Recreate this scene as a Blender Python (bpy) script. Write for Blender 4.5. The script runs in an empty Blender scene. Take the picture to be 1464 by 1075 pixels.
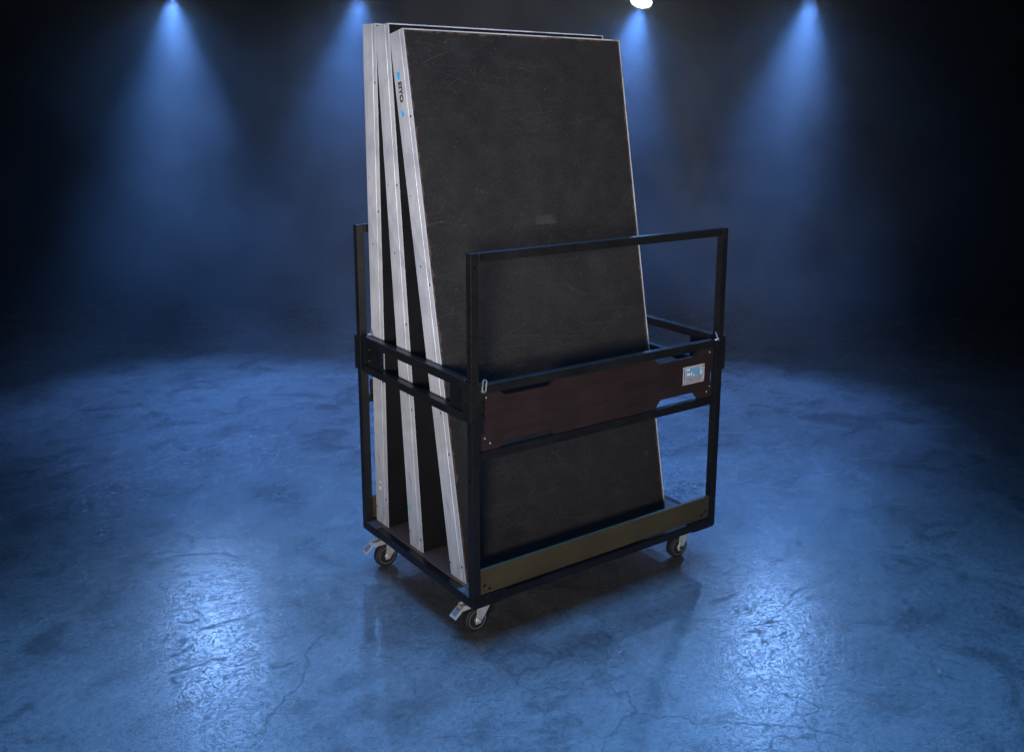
import bpy, bmesh, math, random
from mathutils import Vector, Matrix
random.seed(4)
R = math.radians
scn = bpy.context.scene
COL = scn.collection

# ------------------------------------------------------------------ camera data (fitted)
CAM = Vector((-1.7408, -2.7815, 1.9693))
YAW, PITCH, ROLL, FPX = 0.67341, 0.22543, 0.01729, 1443.05
PX, PY, IW, IH = 834.4, 457.64, 1464.0, 1075.0
L, W = 1.2134, 0.8613           # trolley length (x) and depth (y)
ZB, ZT = 0.162, 1.436
HD = Vector((math.sin(YAW), math.cos(YAW), 0))      # horizontal view heading
RT = Vector((math.cos(YAW), -math.sin(YAW), 0))
CH = Vector((CAM.x, CAM.y, 0))
def st(d, s, z=0.0):            # point of the stage: d metres ahead of the camera, s metres to the right
    return CH + HD * d + RT * s + Vector((0, 0, z))

# ------------------------------------------------------------------ object helpers
def link(o, parent=None):
    COL.objects.link(o)
    if parent is not None: o.parent = parent
    return o
def empty(name, loc, rot=(0, 0, 0), parent=None):
    o = bpy.data.objects.new(name, None); o.empty_display_size = .1
    o.location = loc; o.rotation_euler = rot
    return link(o, parent)
def tag(o, label=None, cat=None, group=None, kind=None):
    if label: o['label'] = label
    if cat: o['category'] = cat
    if group: o['group'] = group
    if kind: o['kind'] = kind
    return o
def mk(name, bm, mat, parent=None, smooth=False, loc=None, rot=None):
    bmesh.ops.recalc_face_normals(bm, faces=bm.faces[:])
    me = bpy.data.meshes.new(name); bm.to_mesh(me); bm.free()
    for m in (mat if isinstance(mat, (list, tuple)) else [mat]): me.materials.append(m)
    if smooth:
        for p in me.polygons: p.use_smooth = True
        try: me.set_sharp_from_angle(angle=R(35))
        except Exception: pass
    o = bpy.data.objects.new(name, me)
    if loc is not None: o.location = loc
    if rot is not None: o.rotation_euler = rot
    return link(o, parent)
def box(bm, lo, hi, bev=0.0, seg=2, mat=0):
    b2 = bmesh.new()
    c = [(a + b) / 2 for a, b in zip(lo, hi)]; s = [abs(b - a) for a, b in zip(lo, hi)]
    bmesh.ops.create_cube(b2, size=1, matrix=Matrix.Translation(c) @ Matrix.Diagonal((*s, 1)))
    if bev: bmesh.ops.bevel(b2, geom=b2.edges[:], offset=min(bev, min(s) * .45), segments=seg, profile=.5, affect='EDGES')
    merge(bm, b2, mat)
def merge(bm, b2, mat=0, mtx=None):
    if mtx is not None: bmesh.ops.transform(b2, matrix=mtx, verts=b2.verts[:])
    vm = {v: bm.verts.new(v.co) for v in b2.verts}
    for f in b2.faces:
        try: nf = bm.faces.new([vm[v] for v in f.verts]); nf.material_index = mat
        except ValueError: pass
    b2.free()
def prism(bm, pts, t0, t1, axis='y', mat=0, bev=0.0):
    """polygon in the two other axes, extruded along axis from t0 to t1"""
    def P(a, b, t):
        return {'y': (a, t, b), 'x': (t, a, b), 'z': (a, b, t)}[axis]
    b2 = bmesh.new()
    v0 = [b2.verts.new(P(a, b, t0)) for a, b in pts]; v1 = [b2.verts.new(P(a, b, t1)) for a, b in pts]
    n = len(pts)
    b2.faces.new(v0); b2.faces.new(v1[::-1])
    for i in range(n): b2.faces.new((v0[i], v1[i], v1[(i + 1) % n], v0[(i + 1) % n]))
    bmesh.ops.recalc_face_normals(b2, faces=b2.faces[:])
    if bev: bmesh.ops.bevel(b2, geom=b2.edges[:], offset=bev, segments=1, affect='EDGES')
    merge(bm, b2, mat)
def lathe(bm, prof, mtx, n=36, mat=0):
    """prof: (radius, height) pairs around local z"""
    rings = []
    for r, h in prof:
        rings.append([bm.verts.new(mtx @ Vector((r * math.cos(2 * math.pi * k / n), r * math.sin(2 * math.pi * k / n), h))) for k in range(n)])
    for a, b in zip(rings, rings[1:]):
        for k in range(n):
            f = bm.faces.new((a[k], a[(k + 1) % n], b[(k + 1) % n], b[k])); f.material_index = mat
    for r in (rings[0], rings[-1]):
        f = bm.faces.new(r); f.material_index = mat
def tube(bm, pts, rad, n=8, closed=False, mat=0):
    pts = [Vector(p) for p in pts]; m = len(pts); rings = []; up = None
    for i in range(m):
        a = pts[(i - 1) % m] if (closed or i) else pts[0]; b = pts[(i + 1) % m] if (closed or i < m - 1) else pts[-1]
        t = (b - a).normalized()
        if up is None: up = t.orthogonal().normalized()
        up = (up - t * up.dot(t)).normalized(); s = t.cross(up)
        rings.append([bm.verts.new(pts[i] + (up * math.cos(2 * math.pi * k / n) + s * math.sin(2 * math.pi * k / n)) * rad) for k in range(n)])
    for i in range(m if closed else m - 1):
        a, b = rings[i], rings[(i + 1) % m]
        for k in range(n): bm.faces.new((a[k], a[(k + 1) % n], b[(k + 1) % n], b[k]))
    if not closed:
        bm.faces.new(rings[0]); bm.faces.new(rings[-1][::-1])
def letters(name, body, size, mat, parent, mtx, depth=.0004):
    cu = bpy.data.curves.new(name, 'FONT'); cu.body = body; cu.size = size; cu.extrude = depth
    cu.align_x = 'CENTER'; cu.align_y = 'CENTER'; cu.offset = size * .035
    t = bpy.data.objects.new(name + '_src', cu); COL.objects.link(t)
    dg = bpy.context.evaluated_depsgraph_get(); dg.update()
    me = bpy.data.meshes.new_from_object(t.evaluated_get(dg)); bpy.data.objects.remove(t)
    me.name = name; me.materials.clear(); me.materials.append(mat); me.transform(mtx)
    o = bpy.data.objects.new(name, me); return link(o, parent)

# ------------------------------------------------------------------ material helpers
class NT:
    def __init__(s, name):
        s.m = bpy.data.materials.new(name); s.m.use_nodes = True; s.t = s.m.node_tree; s.n = s.t.nodes
        s.b = s.n['Principled BSDF']; s.o = s.n['Material Output']
    def node(s, k, **kw):
        x = s.n.new(k)
        for a, b in kw.items():
            if hasattr(x, a): setattr(x, a, b)
        return x
    def set(s, x, **kw):
        for a, b in kw.items(): x.inputs[a.replace('_', ' ')].default_value = b
        return x
    def l(s, a, b): s.t.links.new(a, b)
    def coord(s, scale=(1, 1, 1), loc=(0, 0, 0), kind='Object'):
        c = s.node('ShaderNodeTexCoord'); m = s.node('ShaderNodeMapping')
        m.inputs['Scale'].default_value = scale; m.inputs['Location'].default_value = loc
        s.l(c.outputs[kind], m.inputs['Vector']); return m.outputs[0]
    def noise(s, vec, scale, detail=4, rough=.5, dist=0.0, out='Fac'):
        x = s.node('ShaderNodeTexNoise'); s.l(vec, x.inputs['Vector'])
        x.inputs['Scale'].default_value = scale; x.inputs['Detail'].default_value = detail
        x.inputs['Roughness'].default_value = rough; x.inputs['Distortion'].default_value = dist
        return x.outputs[out]
    def voro(s, vec, scale, feature='F1', out='Distance', rnd=1.0):
        x = s.node('ShaderNodeTexVoronoi', feature=feature); s.l(vec, x.inputs['Vector'])
        x.inputs['Scale'].default_value = scale; x.inputs['Randomness'].default_value = rnd; return x.outputs[out]
    def ramp(s, f, stops):
        x = s.node('ShaderNodeValToRGB'); s.l(f, x.inputs[0]); e = x.color_ramp.elements
        while len(e) < len(stops): e.new(.5)
        for i, (p, c) in enumerate(stops):
            e[i].position = p; e[i].color = (c, c, c, 1) if isinstance(c, (int, float)) else (*c, 1)
        return x.outputs[0]
    def math(s, op, a, b=None, c=None, clamp=False):
        x = s.node('ShaderNodeMath', operation=op); x.use_clamp = clamp
        for i, v in enumerate((a, b, c)):
            if v is None: continue
            if isinstance(v, (int, float)): x.inputs[i].default_value = v
            else: s.l(v, x.inputs[i])
        return x.outputs[0]
    def mix(s, f, a, b, mode='MIX'):
        x = s.node('ShaderNodeMix', data_type='RGBA', blend_type=mode)
        for i, v in ((0, f), (6, a), (7, b)):
            if isinstance(v, (int, float)): x.inputs[i].default_value = v if i == 0 else (v, v, v, 1)
            elif isinstance(v, tuple): x.inputs[i].default_value = (*v, 1)
            else: s.l(v, x.inputs[i])
        return x.outputs[2]
    def add_vec(s, a, b, k):
        sc = s.node('ShaderNodeVectorMath', operation='SCALE'); s.l(b, sc.inputs[0]); sc.inputs['Scale'].default_value = k
        ad = s.node('ShaderNodeVectorMath', operation='ADD'); s.l(a, ad.inputs[0]); s.l(sc.outputs[0], ad.inputs[1]); return ad.outputs[0]
    def bump(s, h, dist, strength=1.0, prev=None):
        x = s.node('ShaderNodeBump'); s.l(h, x.inputs['Height']); x.inputs['Distance'].default_value = dist
        x.inputs['Strength'].default_value = strength
        if prev is not None: s.l(prev, x.inputs['Normal'])
        s.l(x.outputs[0], s.b.inputs['Normal']); return x.outputs[0]
    def put(s, **kw):
        for a, v in kw.items():
            i = s.b.inputs[a.replace('_', ' ')]
            if hasattr(v, 'is_output'): s.l(v, i)
            elif isinstance(v, tuple): i.default_value = (*v, 1)
            else: i.default_value = v
        return s.m

def m_steel():
    t = NT('black_powder_coat'); v = t.coord()
    n = t.noise(v, 9, 5, .6); c = t.mix(t.ramp(n, [(.35, 0.), (.7, 1.)]), (.0055, .0052, .0050), (.0105, .0100, .0096))
    sp = t.ramp(t.voro(v, 55), [(.0, 1.), (.07, 0.)]); c = t.mix(t.math('MULTIPLY', sp, .3), c, (.08, .077, .074))
    r = t.math('MULTIPLY_ADD', t.noise(v, 30, 3), .22, .2)
    t.bump(t.noise(v, 900, 2), .0004, .25)
    return t.put(Base_Color=c, Roughness=r, Specular_IOR_Level=.26)
def m_alu():
    t = NT('scuffed_aluminium'); v = t.coord(); vs = t.coord((14, 14, .9))
    streak = t.noise(vs, 6, 5, .65); cloud = t.noise(v, 5.5, 5, .6, .4)
    c = t.mix(t.ramp(streak, [(.3, 0.), (.7, 1.)]), (.43, .43, .46), (.60, .60, .63))
    c = t.mix(t.ramp(cloud, [(.40, 0.), (.70, .85)]), c, (.33, .34, .38))
    stain = t.ramp(t.noise(t.coord((1, 1, .45), (3.3, .2, 1.7)), 7, 4, .6, 1.0), [(.53, 0.), (.67, .7)])
    c = t.mix(stain, c, (.2, .21, .24))
    dots = t.ramp(t.voro(t.coord((1, 1, .75), (.3, .1, .4)), 26), [(.08, 1.), (.125, 0.)])
    msk = t.ramp(t.noise(v, 6, 2), [(.46, 0.), (.54, 1.)])
    c = t.mix(t.math('MULTIPLY', dots, msk), c, (.06, .055, .06))
    d2 = t.ramp(t.voro(v, 95), [(.08, 1.), (.16, 0.)])
    c = t.mix(t.math('MULTIPLY', d2, t.ramp(t.noise(v, 13, 2), [(.5, 0.), (.62, .8)])), c, (.16, .14, .14))
    t.bump(t.math('ADD', t.math('MULTIPLY', streak, .6), t.math('MULTIPLY', dots, -1.)), .0007, .5)
    return t.put(Base_Color=c, Roughness=t.math('MULTIPLY_ADD', cloud, .35, .3), Metallic=.2)
def m_phenolic(front=True):
    t = NT('black_film_plywood'); v = t.coord()
    big = t.noise(v, 2.6, 6, .62, .5); mid = t.noise(v, 11, 5, .6); fine = t.noise(v, 170, 3, .7)
    c = t.mix(t.ramp(big, [(.3, 0.), (.72, 1.)]), (.0085, .0070, .0059), (.0165, .0139, .0121))
    c = t.mix(t.ramp(mid, [(.45, 0.), (.75, .28)]), c, (.028, .0245, .0225))
    c = t.mix(t.ramp(fine, [(.55, 0.), (.75, .55)]), c, (.062, .057, .054))
    # fine scratches at several angles
    acc = None
    for k, (ang, sx, sz, lo) in enumerate([(0.15, 46, .55, .022), (1.45, 34, .8, .016), (-.6, 60, 1.3, .020), (.85, 44, 1.1, .016)]):
        vv = t.coord((1, 1, 1), (k * 1.7, 0, k * .9)); m = t.node('ShaderNodeMapping'); t.l(vv, m.inputs['Vector'])
        m.inputs['Rotation'].default_value = (0, ang, 0); m.inputs['Scale'].default_value = (sz, 1, sx * .12)
        w = t.add_vec(m.outputs[0], t.noise(vv, 3, 2, .5, 0, 'Color'), .12)
        s = t.ramp(t.voro(w, 4.0, 'DISTANCE_TO_EDGE'), [(0., 1.), (lo * .45, 0.)])
        s = t.math('MULTIPLY', s, t.ramp(t.noise(vv, 3.1, 3), [(.53, 0.), (.64, 1.)]))
        acc = s if acc is None else t.math('MAXIMUM', acc, s)
    c = t.mix(t.math('MULTIPLY', acc, .16), c, (.16, .15, .145))
    sp = t.math('MULTIPLY', t.ramp(t.voro(v, 42), [(.05, 1.), (.085, 0.)]), t.ramp(t.noise(v, 8, 2), [(.52, 0.), (.6, 1.)]))
    c = t.mix(t.math('MULTIPLY', sp, .6), c, (.2, .19, .18))
    # worn brown plywood along the right edge and the top edge of the sheet
    x = t.node('ShaderNodeSeparateXYZ'); t.l(t.coord(), x.inputs[0])
    e1 = t.math('ABSOLUTE', t.math('SUBTRACT', x.outputs[0], .5)); e2 = t.math('ABSOLUTE', t.math('SUBTRACT', x.outputs[2], 1.003))
    edge = t.math('MAXIMUM', t.math('ADD', e1, -.4865), t.math('ADD', e2, -.9915))
    er = t.math('ADD', edge, t.math('MULTIPLY', t.math('ADD', t.noise(v, 22, 5, .7), -.52), .045))
    c = t.mix(t.ramp(er, [(.0, 0.), (.004, 1.)]), c, t.mix(mid, (.10, .052, .03), (.045, .035, .03)))
    # paler rub mark left by tape
    def rect(cx, cz, wx, wz):
        a = t.math('LESS_THAN', t.math('ABSOLUTE', t.math('SUBTRACT', x.outputs[0], cx)), wx)
        b = t.math('LESS_THAN', t.math('ABSOLUTE', t.math('SUBTRACT', x.outputs[2], cz)), wz)
        return t.math('MULTIPLY', a, b)
    rb = t.math('MULTIPLY', rect(.535, 1.298, .05, .017), t.ramp(t.noise(v, 30, 3), [(.35, .25), (.6, 1.)]))
    rb2 = t.math('MULTIPLY', rect(.83, 1.30, .055, .02), t.ramp(t.noise(v, 30, 3), [(.4, .0), (.65, 1.)]))
    c = t.mix(t.math('MULTIPLY', rb, .15), c, (.11, .105, .1))
    t.bump(t.math('ADD', fine, t.math('MULTIPLY', acc, .6)), .0009, .35)
    return t.put(Base_Color=c, Roughness=t.math('MULTIPLY_ADD', mid, .25, .42), Specular_IOR_Level=.3)
def m_plain(name, col, rough=.5, metal=0., var=.25, scale=14, spec=.5):
    t = NT(name); v = t.coord(); n = t.noise(v, scale, 5, .6, .3)
    lo = tuple(a * (1 - var) for a in col); hi = tuple(min(1, a * (1 + var)) for a in col)
    c = t.mix(t.ramp(n, [(.3, 0.), (.7, 1.)]), lo, hi)
    t.bump(t.noise(v, scale * 22, 3), .0005, .25)
    return t.put(Base_Color=c, Roughness=t.math('MULTIPLY_ADD', n, .2, rough - .1), Metallic=metal, Specular_IOR_Level=spec)
def m_board(name, a, b, chips=.5):
    t = NT(name); v = t.coord(); vg = t.coord((1.2, 9, 9))
    g = t.noise(vg, 5, 5, .65, .6); n = t.noise(v, 5, 5, .6)
    c = t.mix(t.ramp(g, [(.3, 0.), (.7, 1.)]), a, b)
    c = t.mix(t.ramp(n, [(.45, 0.), (.75, .45)]), c, tuple(x * 1.5 for x in b))
    sp = t.math('MULTIPLY', t.ramp(t.voro(v, 60), [(.05, 1.), (.12, 0.)]), t.ramp(t.noise(v, 9, 2), [(.55, 0.), (.65, chips)]))
    c = t.mix(sp, c, (.2, .17, .14))
    t.bump(g, .0007, .4)
    return t.put(Base_Color=c, Roughness=t.math('MULTIPLY_ADD', n, .25, .4), Specular_IOR_Level=.4)
def m_floor():
    t = NT('stained_concrete_floor'); v = t.coord()
    warp = t.add_vec(v, t.noise(v, 1.6, 4, .55, 0, 'Color'), .55)
    warp2 = t.add_vec(warp, t.noise(v, 9, 5, .65, 0, 'Color'), .09)
    big = t.noise(v, .75, 6, .6, .8); mid = t.noise(v, 3.2, 6, .65, 1.2); fine = t.noise(v, 46, 5, .75)
    swirl = t.noise(v, 21, 3, .55, 2.8)
    crease = t.ramp(t.math('ABSOLUTE', t.math('SUBTRACT', swirl, .5)), [(0., 0.), (.03, 1.)])
    c = t.mix(t.ramp(big, [(.3, 0.), (.7, 1.)]), (.11, .11, .112), (.22, .22, .223))
    c = t.mix(t.ramp(mid, [(.4, 0.), (.75, .6)]), c, (.26, .26, .263))
    c = t.mix(t.ramp(mid, [(.27, .9), (.48, 0.)]), c, (.075, .075, .078))
    c = t.mix(t.ramp(fine, [(.33, .7), (.47, 0.)]), c, (.065, .065, .068))
    c = t.mix(t.ramp(fine, [(.54, 0.), (.7, .45)]), c, (.31, .31, .315))
    c = t.mix(t.math('MULTIPLY', t.math('SUBTRACT', 1., crease), .75), c, (.05, .05, .053))
    # short dark nicks and flaked spots
    nick = t.ramp(t.noise(t.coord((.75, 1.3, 1), (3, 7, 0)), 6.5, 8, .78, 1.3), [(.57, 0.), (.65, 1.)])
    nick = t.math('MULTIPLY', nick, t.ramp(t.noise(v, 1.1, 3, .5), [(.42, 0.), (.58, 1.)]))
    c = t.mix(t.math('MULTIPLY', nick, .72), c, (.04, .04, .043))
    cr1 = t.ramp(t.voro(warp2, .62, 'DISTANCE_TO_EDGE'), [(0., 1.), (.0045, 0.)])
    cr1 = t.math('MULTIPLY', cr1, t.ramp(t.noise(v, .9, 3, .5), [(.42, 0.), (.52, 1.)]))
    cr2 = t.ramp(t.voro(warp2, 1.5, 'DISTANCE_TO_EDGE'), [(0., 1.), (.008, 0.)])
    cr2 = t.math('MULTIPLY', cr2, t.ramp(t.noise(t.coord(loc=(5, 2, 0)), 1.5, 4, .6), [(.45, 0.), (.56, .9)]))
    cr = t.math('MAXIMUM', cr1, cr2)
    c = t.mix(t.math('MULTIPLY', cr, .6), c, (.02, .02, .022))
    h = t.math('ADD', t.math('MULTIPLY', crease, .45), t.math('ADD', swirl, t.math('ADD', t.math('MULTIPLY', fine, .45), t.math('MULTIPLY', nick, -.5))))
    t.bump(t.math('ADD', h, t.math('MULTIPLY', cr, -.3)), .003, .25)
    r = t.math('ADD', t.math('MULTIPLY_ADD', mid, .14, .19), t.math('MULTIPLY', t.math('MAXIMUM', cr, nick), .4))
    return t.put(Base_Color=c, Roughness=r, Specular_IOR_Level=.5)
def m_wall():
    t = NT('smoke_mottled_wall'); v = t.coord()
    a = t.noise(v, .55, 6, .62, .9); b = t.noise(v, 1.7, 6, .65, .8); f = t.noise(v, 40, 3)
    c = t.mix(t.ramp(a, [(.35, 0.), (.65, 1.)]), (.006, .006, .0065), (.034, .034, .036))  # dark wall, with patches of smoke haze painted into its colour
    c = t.mix(t.ramp(b, [(.4, 0.), (.7, .6)]), c, (.05, .05, .053))
    t.bump(t.math('ADD', f, b), .01, .4)
    return t.put(Base_Color=c, Roughness=.8, Specular_IOR_Level=.2)
def m_emit(name, col, s):
    t = NT(name); t.put(Base_Color=(.8, .85, .9), Emission_Color=col, Emission_Strength=s, Roughness=.2); return t.m

STEEL, ALU, PHEN = m_steel(), m_alu(), m_phenolic()
FILMSHADE = m_plain('gap_shade_black_film', (.0045, .004, .004), .55, 0, .4, 6, .2)  # blacker copy of the deck film, shade between the decks put into its colour
UNDER = m_plain('dark_underside_board', (.007, .006, .0055), .8, 0, .5, spec=.2)
PANEL = m_board('red_brown_film_board', (.0115, .0056, .0045), (.0175, .0085, .0068), .3)
KICK = m_board('olive_brown_board', (.036, .0265, .0098), (.054, .041, .016), .6)
DECKPLY = m_board('reddish_plywood', (.085, .043, .028), (.125, .068, .048), .5)
ZINC = m_plain('zinc_plate', (.62, .63, .65), .35, .45, .2, 30)
LATCH = m_plain('dull_zinc_wire', (.20, .20, .21), .4, .5, .3, 60)
RIMM = m_plain('grey_wheel_rim', (.27, .27, .28), .45, .4, .2, 40)
RUBBER = m_plain('black_rubber', (.012, .012, .013), .6, 0, .3, 40)
HOLE = m_plain('dark_hole', (.003, .003, .003), .9, 0, .1, spec=.0)
BOLTM = m_plain('dull_bolt_steel', (.09, .09, .095), .35, .8, .3, 60)
PLATE = m_plain('silver_plate', (.40, .39, .41), .5, .2, .15, 60)
PBLUE = m_plain('blue_print', (.13, .27, .42), .5, 0, .3, 160)
PWHITE = m_plain('white_print', (.55, .62, .70), .5, 0, .15, 160)
INK = m_plain('black_ink', (.012, .012, .016), .6, 0, .1, 90)
STBLUE = m_plain('sticker_blue', (.03, .33, .72), .5, 0, .15, 90)
STWHITE = m_plain('sticker_white', (.75, .78, .80), .5, 0, .08, 90)
TEAL = m_plain('teal_paint', (.12, .42, .46), .6, 0, .5, 300)
LAMPB = m_plain('black_lamp_body', (.012, .012, .013), .5, .2, .3, 20)
FLOOR, WALL = m_floor(), m_wall()

# ------------------------------------------------------------------ setting
def quad_sheet(name, pts, mat, kind):
    bm = bmesh.new(); bm.faces.new([bm.verts.new(p) for p in pts]); o = mk(name, bm, mat); return tag(o, kind=kind)
WD = 8.9
fl = quad_sheet('floor', [st(-6, -14), st(-6, 14), st(WD + .4, 14), st(WD + .4, -14)], FLOOR, 'structure')
bm = bmesh.new()                                   # back wall: slab with thickness, standing on the floor
c8 = [st(WD, -14, -.05), st(WD, 14, -.05), st(WD + .3, 14, -.05), st(WD + .3, -14, -.05)]
v0 = [bm.verts.new(p) for p in c8]; v1 = [bm.verts.new(p + Vector((0, 0, 5.25))) for p in c8]
bm.faces.new(v0); bm.faces.new(v1)
for i in range(4): bm.faces.new((v0[i], v0[(i + 1) % 4], v1[(i + 1) % 4], v1[i]))
tag(mk('wall', bm, WALL), kind='structure')

# haze box round everything
bm = bmesh.new()
c8 = [st(-8, -16, -1), st(-8, 16, -1), st(WD + 2, 16, -1), st(WD + 2, -16, -1)]
v0 = [bm.verts.new(p) for p in c8]; v1 = [bm.verts.new(p + Vector((0, 0, 6.6))) for p in c8]
bm.faces.new(v0); bm.faces.new(v1)
for i in range(4): bm.faces.new((v0[i], v0[(i + 1) % 4], v1[(i + 1) % 4], v1[i]))
hz = bpy.data.materials.new('haze_air'); hz.use_nodes = True; nt = hz.node_tree
nt.nodes.remove(nt.nodes['Principled BSDF']); pv = nt.nodes.new('ShaderNodeVolumePrincipled')
pv.inputs['Color'].default_value = (.8, .85, .92, 1); pv.inputs['Density'].default_value = HAZE = .004
pv.inputs['Anisotropy'].default_value = .7
nt.links.new(pv.outputs[0], nt.nodes['Material Output'].inputs['Volume'])
tag(mk('haze', bm, hz), kind='stuff')
# drifting stage smoke at the back of the room, round the lamps
bm = bmesh.new()
c8 = [st(5.3, -6.2, .004), st(5.3, 3.8, .004), st(WD - .004, 3.8, .004), st(WD - .004, -6.2, .004)]
v0 = [bm.verts.new(p) for p in c8]; v1 = [bm.verts.new(p + Vector((0, 0, 3.2))) for p in c8]
bm.faces.new(v0); bm.faces.new(v1)
for i in range(4): bm.faces.new((v0[i], v0[(i + 1) % 4], v1[(i + 1) % 4], v1[i]))
sm = NT('stage_smoke'); v = sm.coord()
n1 = sm.noise(sm.add_vec(v, sm.noise(v, .8, 2, .5, 0, 'Color'), .5), 1.0, 4, .6)
# thins out to nothing towards its own sides, front and top
c0 = st((5.3 + WD) / 2, -1.2, 0); geo = sm.node('ShaderNodeVectorMath', operation='SUBTRACT'); sm.l(v, geo.inputs[0]); geo.inputs[1].default_value = c0
def along(d, half, soft):
    dp = sm.node('ShaderNodeVectorMath', operation='DOT_PRODUCT'); sm.l(geo.outputs[0], dp.inputs[0]); dp.inputs[1].default_value = d
    return sm.math('DIVIDE', sm.math('SUBTRACT', half, sm.math('ABSOLUTE', dp.outputs['Value'])), soft, clamp=True)
fade = sm.math('MULTIPLY', along(RT, 4.9, 2.6), along(HD, (WD - 5.3) / 2 + .9, 1.3))
dens = sm.math('MULTIPLY', sm.ramp(n1, [(.38, .03), (.60, 1.)]), fade)
sv = sm.node('ShaderNodeVolumePrincipled'); sv.inputs['Color'].default_value = (.8, .87, .95, 1); sv.inputs['Anisotropy'].default_value = .5
sm.l(sm.math('MULTIPLY', dens, .115), sv.inputs['Density']); sm.n.remove(sm.b); sm.l(sv.outputs[0], sm.o.inputs['Volume'])
tag(mk('smoke', bm, sm.m), kind='stuff')

# ------------------------------------------------------------------ the trolley
T = .032                                            # tube size
trolley = empty('stage_deck_trolley', (0, 0, 0))
tag(trolley, 'black steel trolley on casters with brown side panel and upright hoops, holding the three boards', 'trolley')
# base frame
bm = bmesh.new()
zb0, zb1 = ZB, ZB + .030
box(bm, (0, 0, zb0), (L, T, zb1), .0025); box(bm, (0, W - T, zb0), (L, W, zb1), .0025)
box(bm, (0, T + .0005, zb0), (T, W - T - .0005, zb1), .0025); box(bm, (L - T, T + .0005, zb0), (L, W - T - .0005, zb1), .0025)
box(bm, (L / 2 - T / 2, T + .0005, zb0 + .002), (L / 2 + T / 2, W - T - .0005, zb1 - .002), .002)
mk('base_frame', bm, STEEL, trolley)
for cx in (0, 1):                                   # caster plates under the corners
    for cy in (0, 1):
        bm = bmesh.new(); x0 = .004 if cx == 0 else L - .124; y0 = .004 if cy == 0 else W - .134
        box(bm, (x0, y0, zb0 - .007), (x0 + .12, y0 + .13, zb0 - .0005), .001); mk('caster_plate', bm, STEEL, trolley)
# plywood floor
bm = bmesh.new(); box(bm, (T + .001, T + .001, zb1 - .016), (L - T - .001, W - T - .001, zb1 + .003), .0008)
mk('floor_board', bm, DECKPLY, trolley)
# posts
def hole(loc, ax, parent, r=.0043):
    b2 = bmesh.new(); lathe(b2, [(r, 0), (r, .0007)], Matrix.Translation(loc) @ Matrix.Rotation(R(90 if ax == 'Y' else -90), 4, ax), 12)
    return mk('bolt_hole', b2, HOLE, parent)
SZ0, SZ1 = .854, .993
for px in (0, L - T):
    for py in (0, W - T):
        bm = bmesh.new(); box(bm, (px, py, zb1 + .0005), (px + T, py + T, SZ1 - .003), .0025)
        p = mk('post', bm, STEEL, trolley)
        for z in (.42, .64, .82): hole((px - .0004, py + T / 2, z), 'Y', p)
# corner sleeves: open-topped channel wrapped round each post
for sx in (0, 1):
    for sy in (0, 1):
        bm = bmesh.new(); x0 = -.007 if sx == 0 else L - .046; y0 = -.007 if sy == 0 else W - .046
        x1, y1 = x0 + .053, y0 + .053
        fy = y0 if sy == 0 else y1 - .0065; fx = x0 if sx == 0 else x1 - .0065
        box(bm, (x0, fy, SZ0), (x1, fy + .0065, SZ1), .0015)
        ya, yb = (y0 + .0066, y1) if sy == 0 else (y0, y1 - .0066)
        box(bm, (fx, ya, SZ0), (fx + .0065, yb, SZ1), .0015)
        s = mk('corner_sleeve', bm, STEEL, trolley)
        if sy == 0:
            for z in (.882, .925): hole(((.038 if sx == 0 else L - .038), y0 - .0004, z), 'X', s)
        for z in (.868, .916, .962): hole((fx - .0004 if sx == 0 else fx + .0064, (ya + yb) / 2, z), 'Y', s)
# end rails (left and right ends) with gusset plates
for ex in (0, L - T):
    for z0, z1 in ((.962, .995), (.846, .875)):
        bm = bmesh.new(); box(bm, (ex + .001, .0475, z0), (ex + T - .001, W - .0475, z1), .0025); mk('end_rail', bm, STEEL, trolley)
    for y0, y1 in ((.0478, .172), (W - .172, W - .0478)):
        bm = bmesh.new(); xx = ex + .018 if ex == 0 else ex + T - .022
        box(bm, (xx, y0, .8755), (xx + .004, y1, .9615), .001); g = mk('gusset_plate', bm, STEEL, trolley)
        for z in (.895, .94):
            b2 = bmesh.new(); lathe(b2, [(.005, 0), (.005, .003), (.003, .0045)], Matrix.Translation((xx - .0001, (W - .072) if y0 > .3 else .075, z)) @ Matrix.Rotation(R(-90), 4, 'Y'), 12)
            mk('bolt', b2, BOLTM, g)
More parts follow.
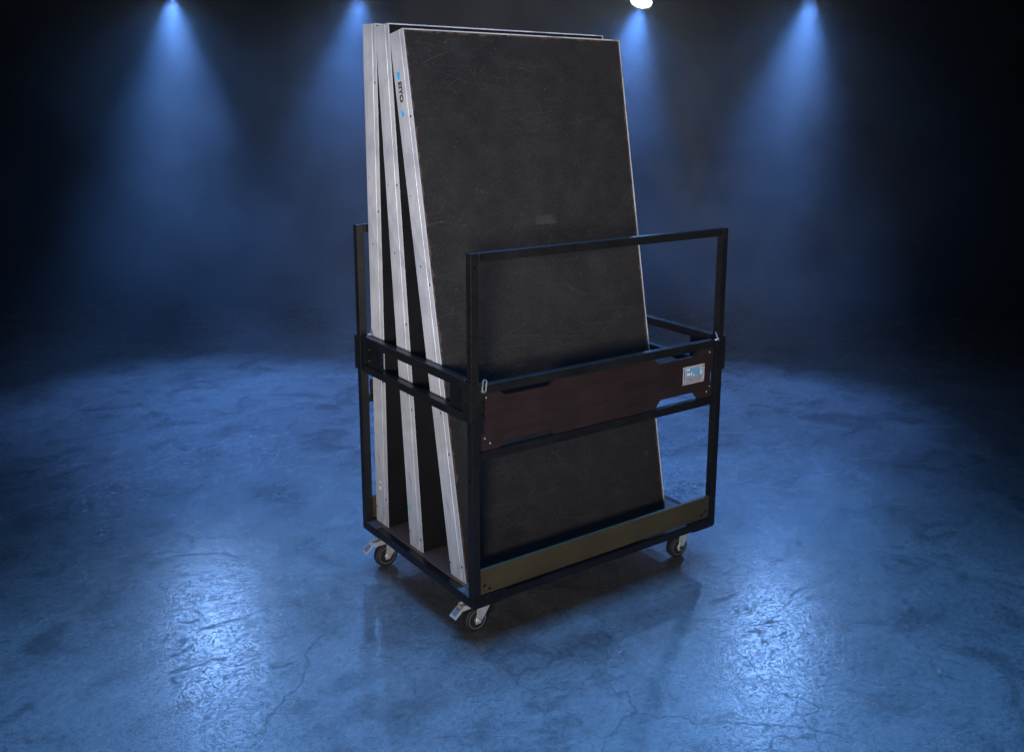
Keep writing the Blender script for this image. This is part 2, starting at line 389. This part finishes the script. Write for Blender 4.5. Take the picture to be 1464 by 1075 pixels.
# long side rails, brown panels, kick boards
def panel_outline():
    x0, x1, z0, z1 = .0475, L - .0475, .742, .947
    h = .0215
    pts = [(x0, z0), (.118, z0), (.145, z0 + h), (.334, z0 + h), (.355, z0)]
    pts += [(.853, z0), (.880, z0 + h + .012), (1.060, z0 + h + .012), (1.090, z0)]
    pts += [(x1, z0), (x1, .80), (x1 - .012, .80), (x1 - .012, .85), (x1, .85), (x1, z1)]
    pts += [(1.085, z1), (1.055, z1 - h), (.862, z1 - h), (.838, z1), (.357, z1), (.335, z1 - h + .004), (.145, z1 - h + .004), (.119, z1)]
    pts += [(x0, z1), (x0, .85), (x0 + .012, .85), (x0 + .012, .80), (x0, .80)]
    return pts
for side in (0, 1):
    def Y(a, b): return (a, b) if side == 0 else (W - b, W - a)
    for z0, z1 in ((.948, .982), (.708, .7405)):
        ya, yb = Y(.001, T - .001); bm = bmesh.new(); box(bm, (.0475, ya, z0), (L - .0475, yb, z1), .0028); mk('side_rail', bm, STEEL, trolley)
    for xx in (T + .0005, L - .047):
        ya, yb = Y(.002, T - .002); bm = bmesh.new(); box(bm, (xx, ya, .710), (xx + .0145, yb, .7385), .001); mk('rail_bracket', bm, STEEL, trolley)
    ya, yb = Y(.008, .020); bm = bmesh.new(); prism(bm, panel_outline(), ya, yb, 'y'); pn = mk('side_panel', bm, PANEL, trolley)
    for (x, z) in ((.066, .932), (.060, .786), (.082, .765), (L - .066, .932), (L - .060, .786), (L - .075, .765)):
        bm = bmesh.new(); sgn = -1 if side == 0 else 1; yo = ya if side == 0 else yb
        lathe(bm, [(.0068, 0), (.0068, .001), (.0048, .0035), (.002, .0045)], Matrix.Translation((x, yo, z)) @ Matrix.Rotation(R(90) * (1 if side == 0 else -1), 4, 'X'), 16)
        mk('bolt', bm, BOLTM, pn, smooth=True)
    ya, yb = Y(.006, .024); bm = bmesh.new()
    x0, x1 = T + .001, L - T - .001
    prism(bm, [(x0, .203), (x1, .203), (x1, .298), (x0, .295)], ya, yb, 'y', bev=.0012); kb = mk('kick_board', bm, KICK, trolley)
    for (x, z) in ((.052, .236), (.072, .220), (L - .052, .236), (L - .075, .222)):
        bm = bmesh.new(); yo = ya if side == 0 else yb
        lathe(bm, [(.0062, 0), (.0062, .0012), (.0045, .0028), (.0015, .003)], Matrix.Translation((x, yo, z)) @ Matrix.Rotation(R(90) * (1 if side == 0 else -1), 4, 'X'), 16)
        mk('bolt', bm, UNDER, kb, smooth=True)
    for xx in (T + .001, L - T - .111):            # low corner brackets the board stands on
        ya, yb = Y(.002, T - .002); bm = bmesh.new(); box(bm, (xx, ya, zb1 + .0003), (xx + .11, yb, .2005), .001); mk('corner_bracket', bm, STEEL, trolley)
# left-end corner brackets of paler rubbed steel where the boards slide in
SCUFF = m_plain('rubbed_steel', (.10, .10, .115), .45, .4, .5, 40)
for y0 in (T + .001, W - T - .081):
    bm = bmesh.new(); box(bm, (.002, y0, zb1 + .0003), (T - .002, y0 + .08, zb1 + .003), .0008); mk('scuff_plate', bm, SCUFF, trolley)
# upright hoops
for side in (0, 1):
    y0 = 0 if side == 0 else W - T; e = .0005
    bm = bmesh.new()
    box(bm, (e, y0 + e, SZ1 - .002), (T - e, y0 + T - e, ZT), .0028); box(bm, (L - T + e, y0 + e, SZ1 - .002), (L - e, y0 + T - e, ZT), .0028)
    box(bm, (T + .0002, y0 + e, ZT - .031), (L - T - .0002, y0 + T - e, ZT), .0028)
    hp = mk('hoop', bm, STEEL, trolley)
    for (x, z) in ((.045, ZT - .0155), (.016, ZT - .047), (L - .045, ZT - .0155), (L - .016, ZT - .047)):
        hole((x, y0 + e - .0005 if side == 0 else y0 + T - e - .0002, z), 'X', hp, .0045)
    for z in (1.24, 1.10): hole((e - .0004, y0 + T / 2, z), 'Y', hp, .0045)
# latch rings that pin the hoops into the sleeves
def latch(loc, rz, tilt, ln=.043, wd=.018):
    bm = bmesh.new(); pts = []
    for k in range(28):
        a = 2 * math.pi * k / 28; x = math.cos(a) * wd / 2; z = math.sin(a) * wd / 2 + (ln / 2 - wd / 2) * (1 if math.sin(a) >= 0 else -1)
        pts.append((x, 0, z))
    tube(bm, pts, .0028, 8, True)
    lathe(bm, [(.004, -.004), (.004, .012)], Matrix.Translation((0, 0, -ln / 2 + .004)) @ Matrix.Rotation(R(-90), 4, 'X'), 10)
    return mk('latch_ring', bm, LATCH, trolley, True, loc, (tilt, rz[1], rz[0]))
latch((.044, -.013, .982), (R(12), R(16)), R(-8))
latch((1.160, -.014, 1.000), (R(0), R(62)), R(-52), .05, .021)
latch((.040, W - .05, 1.004), (R(70), R(75)), R(10), .04, .018)
# name plate on the panel
bm = bmesh.new(); box(bm, (.998, .0058, .815), (1.117, .0079, .890), .0006); pl = mk('name_plate', bm, PLATE, trolley)
tag(pl, 'small silver plate with blue printed field')
bm = bmesh.new(); box(bm, (1.012, .0050, .8445), (1.106, .00575, .881)); mk('blue_print', bm, PBLUE, pl)
for (a, b, c, d) in ((1.016, .873, 1.034, .879), (1.085, .876, 1.102, .8785), (1.088, .8715, 1.102, .874), (1.018, .853, 1.034, .862), (1.040, .850, 1.046, .864), (1.052, .849, 1.060, .853), (1.092, .850, 1.102, .866)):
    bm = bmesh.new(); box(bm, (a, .0044, b), (c, .00495, d)); mk('white_print', bm, PWHITE, pl)
bm = bmesh.new()
for (a, b, c, d) in ((1.012, .8385, 1.104, .8400), (1.012, .8330, 1.096, .8345), (1.030, .8275, 1.106, .8288), (1.012, .8215, 1.090, .8228), (1.086, .8785, 1.104, .8800), (1.0035, .828, 1.006, .878)):
    box(bm, (a, .0050, b), (c, .00575, d))
for (a, b) in ((1.0045, .8825), (1.1115, .8825), (1.0045, .8215), (1.1115, .8215)):
    lathe(bm, [(.0022, 0), (.0022, .0008)], Matrix.Translation((a, .0058, b)) @ Matrix.Rotation(R(90), 4, 'X'), 10)
mk('black_print', bm, INK, pl)
# casters
def caster(ax, ay, brake):
    c = empty('caster', (ax, ay, 0), parent=trolley)
    rot = Matrix.Translation((0, 0, .05)) @ Matrix.Rotation(R(90), 4, 'X')
    bm = bmesh.new(); lathe(bm, [(.036, -.016), (.044, -.016), (.0485, -.013), (.05, -.006), (.05, .006), (.0485, .013), (.044, .016), (.036, .016)], rot, 44)
    mk('tyre', bm, RUBBER, c, True)
    bm = bmesh.new(); lathe(bm, [(.012, -.019), (.014, -.013), (.031, -.012), (.034, -.0165), (.0365, -.0165), (.0365, .0165), (.034, .0165), (.031, .012), (.014, .013), (.012, .019)], rot, 36)
    mk('rim', bm, RIMM, c, True)
    bm = bmesh.new()
    for s in (-1, 1):                               # two fork cheeks
        y0 = s * .024
        prism(bm, [(-.012, .036), (-.014, .05), (-.009, .062), (-.004, .112), (.056, .112), (.050, .098), (.013, .044), (.008, .037)], y0 - .0018, y0 + .0018, 'y', bev=.0006)
    box(bm, (-.006, -.026, .112), (.056, .026, .117), .001)
    lathe(bm, [(.024, .117), (.026, .122), (.026, .136), (.021, .141)], Matrix.Translation((.028, 0, 0)), 28)
    box(bm, (-.030, -.035, .141), (.086, .035, .1545), .001)
    mk('fork', bm, ZINC, c)
    bm = bmesh.new(); lathe(bm, [(.008, -.032), (.008, -.027), (.0045, -.0265), (.0045, .0265), (.008, .027), (.008, .032)], rot, 6)
    mk('axle_bolt', bm, BOLTM if not brake else ZINC, c)
    if brake:
        bm = bmesh.new(); b2 = bmesh.new()
        box(b2, (-.026, -.021, -.003), (.026, .021, .003), .002)
        merge(bm, b2, 0, Matrix.Translation((-.078, 0, .098)) @ Matrix.Rotation(R(-42), 4, 'Y'))
        b2 = bmesh.new(); box(b2, (-.03, -.014, -.0025), (.03, .014, .0025), .001)
        merge(bm, b2, 0, Matrix.Translation((-.034, 0, .118)) @ Matrix.Rotation(R(-6), 4, 'Y'))
        for s in (-1, 1): box(bm, (-.060, s * .017 - .002, .104), (-.002, s * .017 + .002, .124), .001)
        bp = mk('brake_pedal', bm, ZINC, c)
        bm = bmesh.new(); b2 = bmesh.new(); box(b2, (-.016, -.012, .003), (.014, .012, .0042), .0005)
        merge(bm, b2, 0, Matrix.Translation((-.078, 0, .098)) @ Matrix.Rotation(R(-42), 4, 'Y')); mk('pedal_grip', bm, RIMM, bp)
    return c
caster(.082, .118, True); caster(.062, .785, True); caster(1.108, .118, False); caster(1.108, .785, False)

# ------------------------------------------------------------------ the three stage decks
DT = .1
def deck(y0, a, label, zf, extras):
    d = empty('stage_deck', (.045, y0, zf), (-a, 0, 0))
    tag(d, label, 'stage deck', 'stage decks leaning in the trolley')
    # edge profiles: extrusion with a lip at the front, a groove and a flange at the back
    def prof(s):                                    # s = outward coordinate (0 = outer face), cross-section in (s, y)
        return [(0, .0), (.0042, .0), (.0042, .012), (.030, .012), (.030, .016), (.004, .016), (.004, DT - .004), (.030, DT - .004), (.030, DT), (0, DT),
                (0, .0258), (.0008, .0252), (.0008, .0240), (0, .0234)]
    P = prof(0); H = extras['length']
    bm = bmesh.new(); prism(bm, [(s, y) for s, y in P], 0, H, 'z'); mk('edge_profile', bm, ALU, d)
    bm = bmesh.new(); prism(bm, [(1 - s, y) for s, y in P], 0, H, 'z'); mk('edge_profile', bm, ALU, d)
    bm = bmesh.new(); prism(bm, [(y, H - s) for s, y in P], .0305, .9695, 'x')
    for x0, x1 in ((.0045, .0303), (.9697, .9955)): box(bm, (x0, .0002, H - .004), (x1, .0118, H - .0002))
    mk('edge_profile', bm, ALU, d)
    bm = bmesh.new(); prism(bm, [(.0122, 0), (DT, 0), (DT, .030), (DT - .004, .030), (DT - .004, .004), (.0162, .004), (.0162, .030), (.0122, .030)], .0305, .9695, 'x')
    mk('edge_profile', bm, ALU, d)
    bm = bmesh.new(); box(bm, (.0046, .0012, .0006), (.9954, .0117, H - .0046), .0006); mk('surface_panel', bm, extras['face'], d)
    bm = bmesh.new(); box(bm, (.031, .0165, .031), (.969, .028, H - .031)); mk('underside_board', bm, UNDER, d)
    for z in (.5, 1.0, 1.5):
        bm = bmesh.new(); box(bm, (.0045, .030, z - .025), (.9955, DT - .006, z + .025), .002); mk('cross_beam', bm, UNDER, d)
    # corner blocks with worn wood at the ends of the frame
    for z in (.034, 1.92):
        bm = bmesh.new(); box(bm, (.0315, .029, z), (.085, DT - .005, z + .046), .003); mk('corner_block', bm, DECKPLY, d)
    for z in extras['rivets']:
        bm = bmesh.new(); lathe(bm, [(.0048, 0), (.0048, .0008), (.0025, .0016)], Matrix.Translation((0, .012, z)) @ Matrix.Rotation(R(-90), 4, 'Y'), 12)
        mk('rivet', bm, BOLTM, d, True)
    return d
d1 = deck(.7214, -.0038, 'upright stage deck at the back of the trolley, with white sticker low on its edge', .1962, dict(length=1.992, face=FILMSHADE, rivets=(.12, .62, 1.3, 1.78)))
d2 = deck(.4361, .0888, 'middle stage deck between the two others, with teal paint mark on its metal edge', .1962, dict(length=1.998, face=FILMSHADE, rivets=(.05, .57, .9, 1.42)))
d3 = deck(.1232, .1921, 'front stage deck with large black scratched face and blue and black sticker on its edge', .1962, dict(length=2.006, face=PHEN, rivets=(.06, .48, 1.1, 1.7)))
# markings lie flat on the left edge (outward = -x): local frame of lettering: text x -> -z, text y -> -y (towards the front)
def edge_mtx(y, z): return Matrix.Translation((-.0007, y, z)) @ Matrix(((0, 0, -1, 0), (0, -1, 0, 0), (-1, 0, 0, 0), (0, 0, 0, 1)))
zz = lambda z: (z - .196) / math.cos(.192)
st3 = empty('sticker', (0, 0, 0), parent=d3)
bm = bmesh.new(); prism(bm, [(.054, zz(2.026)), (.078, zz(2.028)), (.074, zz(2.002)), (.060, zz(2.000))], -.0009, -.0003, 'x'); mk('blue_mark', bm, STBLUE, st3)
bm = bmesh.new(); prism(bm, [(.056, zz(1.884)), (.075, zz(1.899)), (.073, zz(1.874)), (.060, zz(1.868))], -.0009, -.0003, 'x'); mk('blue_mark', bm, STBLUE, st3)
letters('lettering', 'EIYO', .034, INK, st3, edge_mtx(.064, zz(1.957)))
bm = bmesh.new()
prism(bm, [(.052, .150), (.068, .149), (.069, .182), (.053, .186)], -.0006, -.0001, 'x'); s1 = mk('sticker', bm, STWHITE, d1)
letters('lettering', '34', .017, INK, s1, edge_mtx(.060, .170))
bm = bmesh.new()
prism(bm, [(.072, .150), (.083, .146), (.086, .170), (.080, .185), (.074, .178)], -.0004, -.0001, 'x'); mk('paint_mark', bm, TEAL, d2)

# ------------------------------------------------------------------ stage lamps
BLUE = (.11, .37, 1.0)
def spot(name, loc, target, power, col, size, blend, rad, parent=None):
    l = bpy.data.lights.new(name, 'SPOT'); l.energy = power; l.color = col; l.spot_size = R(size); l.spot_blend = blend; l.shadow_soft_size = rad
    o = bpy.data.objects.new(name, l); COL.objects.link(o); o.location = loc
    o.rotation_euler = (Vector(target) - Vector(loc)).to_track_quat('-Z', 'Y').to_euler(); return o
LENS = m_emit('lit_lens', (.80, .90, 1.0), 14)
def px_to(pxx, pyy, dist):
    f = Vector((math.sin(YAW) * math.cos(PITCH), math.cos(YAW) * math.cos(PITCH), -math.sin(PITCH)))
    r = f.cross(Vector((0, 0, 1))).normalized(); u = r.cross(f)
    r2 = r * math.cos(ROLL) + u * math.sin(ROLL); u2 = -r * math.sin(ROLL) + u * math.cos(ROLL)
    d = f + r2 * ((pxx - PX) / FPX) - u2 * ((pyy - PY) / FPX); d /= d.dot(HD); return CAM + d * dist
LD = 7.6
def stage_light(loc, aim, label, p_core, p_flood, front=None, p_front=0):
    t = empty('stage_light', loc); tag(t, label, 'stage light', 'stage lights hanging above the floor')
    ax = (Vector(aim) - Vector(loc)).normalized(); q = ax.to_track_quat('Z', 'Y').to_matrix().to_4x4()
    bm = bmesh.new(); lathe(bm, [(.045, -.22), (.07, -.20), (.085, -.10), (.085, .012), (.079, .012), (.079, -.001), (.02, -.002)], q, 40); mk('housing', bm, LAMPB, t, True)
    bm = bmesh.new(); lathe(bm, [(.077, 0), (.070, .006), (.05, .011), (.02, .014), (.001, .0145)], q, 40); mk('lens', bm, LENS, t, True)
    bm = bmesh.new(); side = q @ Vector((1, 0, 0)); back = q @ Vector((0, 0, -.1)); up = Vector((0, 0, 1))
    pts = [back + side * .092, back + side * .1 + up * .07, back + side * .08 + up * .17, back + up * .19, back - side * .08 + up * .17, back - side * .1 + up * .07, back - side * .092]
    tube(bm, pts, .008, 8); mk('yoke', bm, LAMPB, t, True)
    bm = bmesh.new(); lathe(bm, [(.012, .19), (.012, 3.35 - loc[2])], Matrix.Translation(back), 12); mk('hanger', bm, LAMPB, t, True)
    lo = Vector(loc) + ax * .03
    spot('lamp_beam', lo, aim, p_core, (.13, .345, 1.0), 52, 1.0, .05)
    spot('lamp_flood', lo, aim, p_flood, BLUE, 110, 1.0, .07)
    if p_front: spot('lamp_throw', lo, front, p_front, (.27, .49, 1.0), 21, 1.0, .07)
    return t
P1, P2, P3, P4 = px_to(245, -13, LD), px_to(515, -14, LD), px_to(917, 2, LD), px_to(1160, -13, LD)
def aimed(p, dd, ds): return Vector((p.x, p.y, 0)) - HD * dd + RT * ds
stage_light(P1, aimed(P1, 1.5, .55), 'stage light over the left of the floor, farthest left blue beam', 540, 50, aimed(P1, 4.5, 1.85), 215)
stage_light(P2, aimed(P2, 1.6, .05), 'stage light right above the top left corner of the upright boards', 540, 50)
stage_light(P3, aimed(P3, 1.6, -.5), 'stage light with its white glowing lens showing beside the right edge of the front board', 540, 50)
stage_light(P4, aimed(P4, 1.6, -.55), 'stage light over the right of the floor, farthest right blue beam', 540, 50, aimed(P4, 4.5, -1.02), 200)
# pipe the lamps hang from
bm = bmesh.new(); a = st(LD, -7, 3.4); b = st(LD, 7, 3.4); tube(bm, [a, b], .05, 16); 
tag(mk('lighting_bar', bm, LAMPB, None, True), 'dark steel pipe across the top from which the four stage lights hang', 'lighting bar')
# lamps above and beside the frame
spot('overhead_wash', Vector((.1, .78, 4.0)), Vector((-.35, -.45, 0)), 1060, (.125, .40, 1.0), 70, 1.0, 1.3)
spot('overhead_wash', Vector((1.15, .78, 4.0)), Vector((.5, -.5, 0)), 880, (.125, .40, 1.0), 66, 1.0, 1.3)
spot('overhead_wash', Vector((-.2, -.9, 4.2)), Vector((-.1, -.8, 0)), 190, (.17, .44, 1.0), 66, 1.0, .5)
spot('front_key', Vector((-5.0, -5.9, 2.3)), Vector((.30, .40, 1.62)), 8800, (1.0, .965, .94), 21, 1.0, 1.4)

# ------------------------------------------------------------------ world, camera, render settings
w = bpy.data.worlds.new('World'); scn.world = w; w.use_nodes = True
w.node_tree.nodes['Background'].inputs[0].default_value = (.1, .3, 1, 1); w.node_tree.nodes['Background'].inputs[1].default_value = .0
cd = bpy.data.cameras.new('camera'); co = bpy.data.objects.new('camera', cd); COL.objects.link(co); scn.camera = co
f = Vector((math.sin(YAW) * math.cos(PITCH), math.cos(YAW) * math.cos(PITCH), -math.sin(PITCH)))
r = f.cross(Vector((0, 0, 1))).normalized(); u = r.cross(f)
r2 = r * math.cos(ROLL) + u * math.sin(ROLL); u2 = -r * math.sin(ROLL) + u * math.cos(ROLL)
M = Matrix((( r2.x, u2.x, -f.x, CAM.x), (r2.y, u2.y, -f.y, CAM.y), (r2.z, u2.z, -f.z, CAM.z), (0, 0, 0, 1)))
co.matrix_world = M
cd.sensor_fit = 'HORIZONTAL'; cd.sensor_width = 36; cd.lens = 36 * FPX / IW
cd.shift_x = (IW / 2 - PX) / IW; cd.shift_y = (PY - IH / 2) / IW
cd.clip_start = .05; cd.clip_end = 200
scn.render.engine = 'CYCLES'
cy = scn.cycles
cy.use_denoising = True
try: cy.denoiser = 'OPENIMAGEDENOISE'
except Exception: pass
cy.max_bounces = 6; cy.diffuse_bounces = 3; cy.glossy_bounces = 3; cy.volume_bounces = 0; cy.transparent_max_bounces = 6
cy.sample_clamp_indirect = 5; cy.use_adaptive_sampling = False
cy.volume_step_rate = 2.0; cy.volume_max_steps = 64
vs = scn.view_settings; vs.view_transform = 'Standard'; vs.look = 'None'; vs.exposure = 0; vs.gamma = 1; vs.use_curve_mapping = False
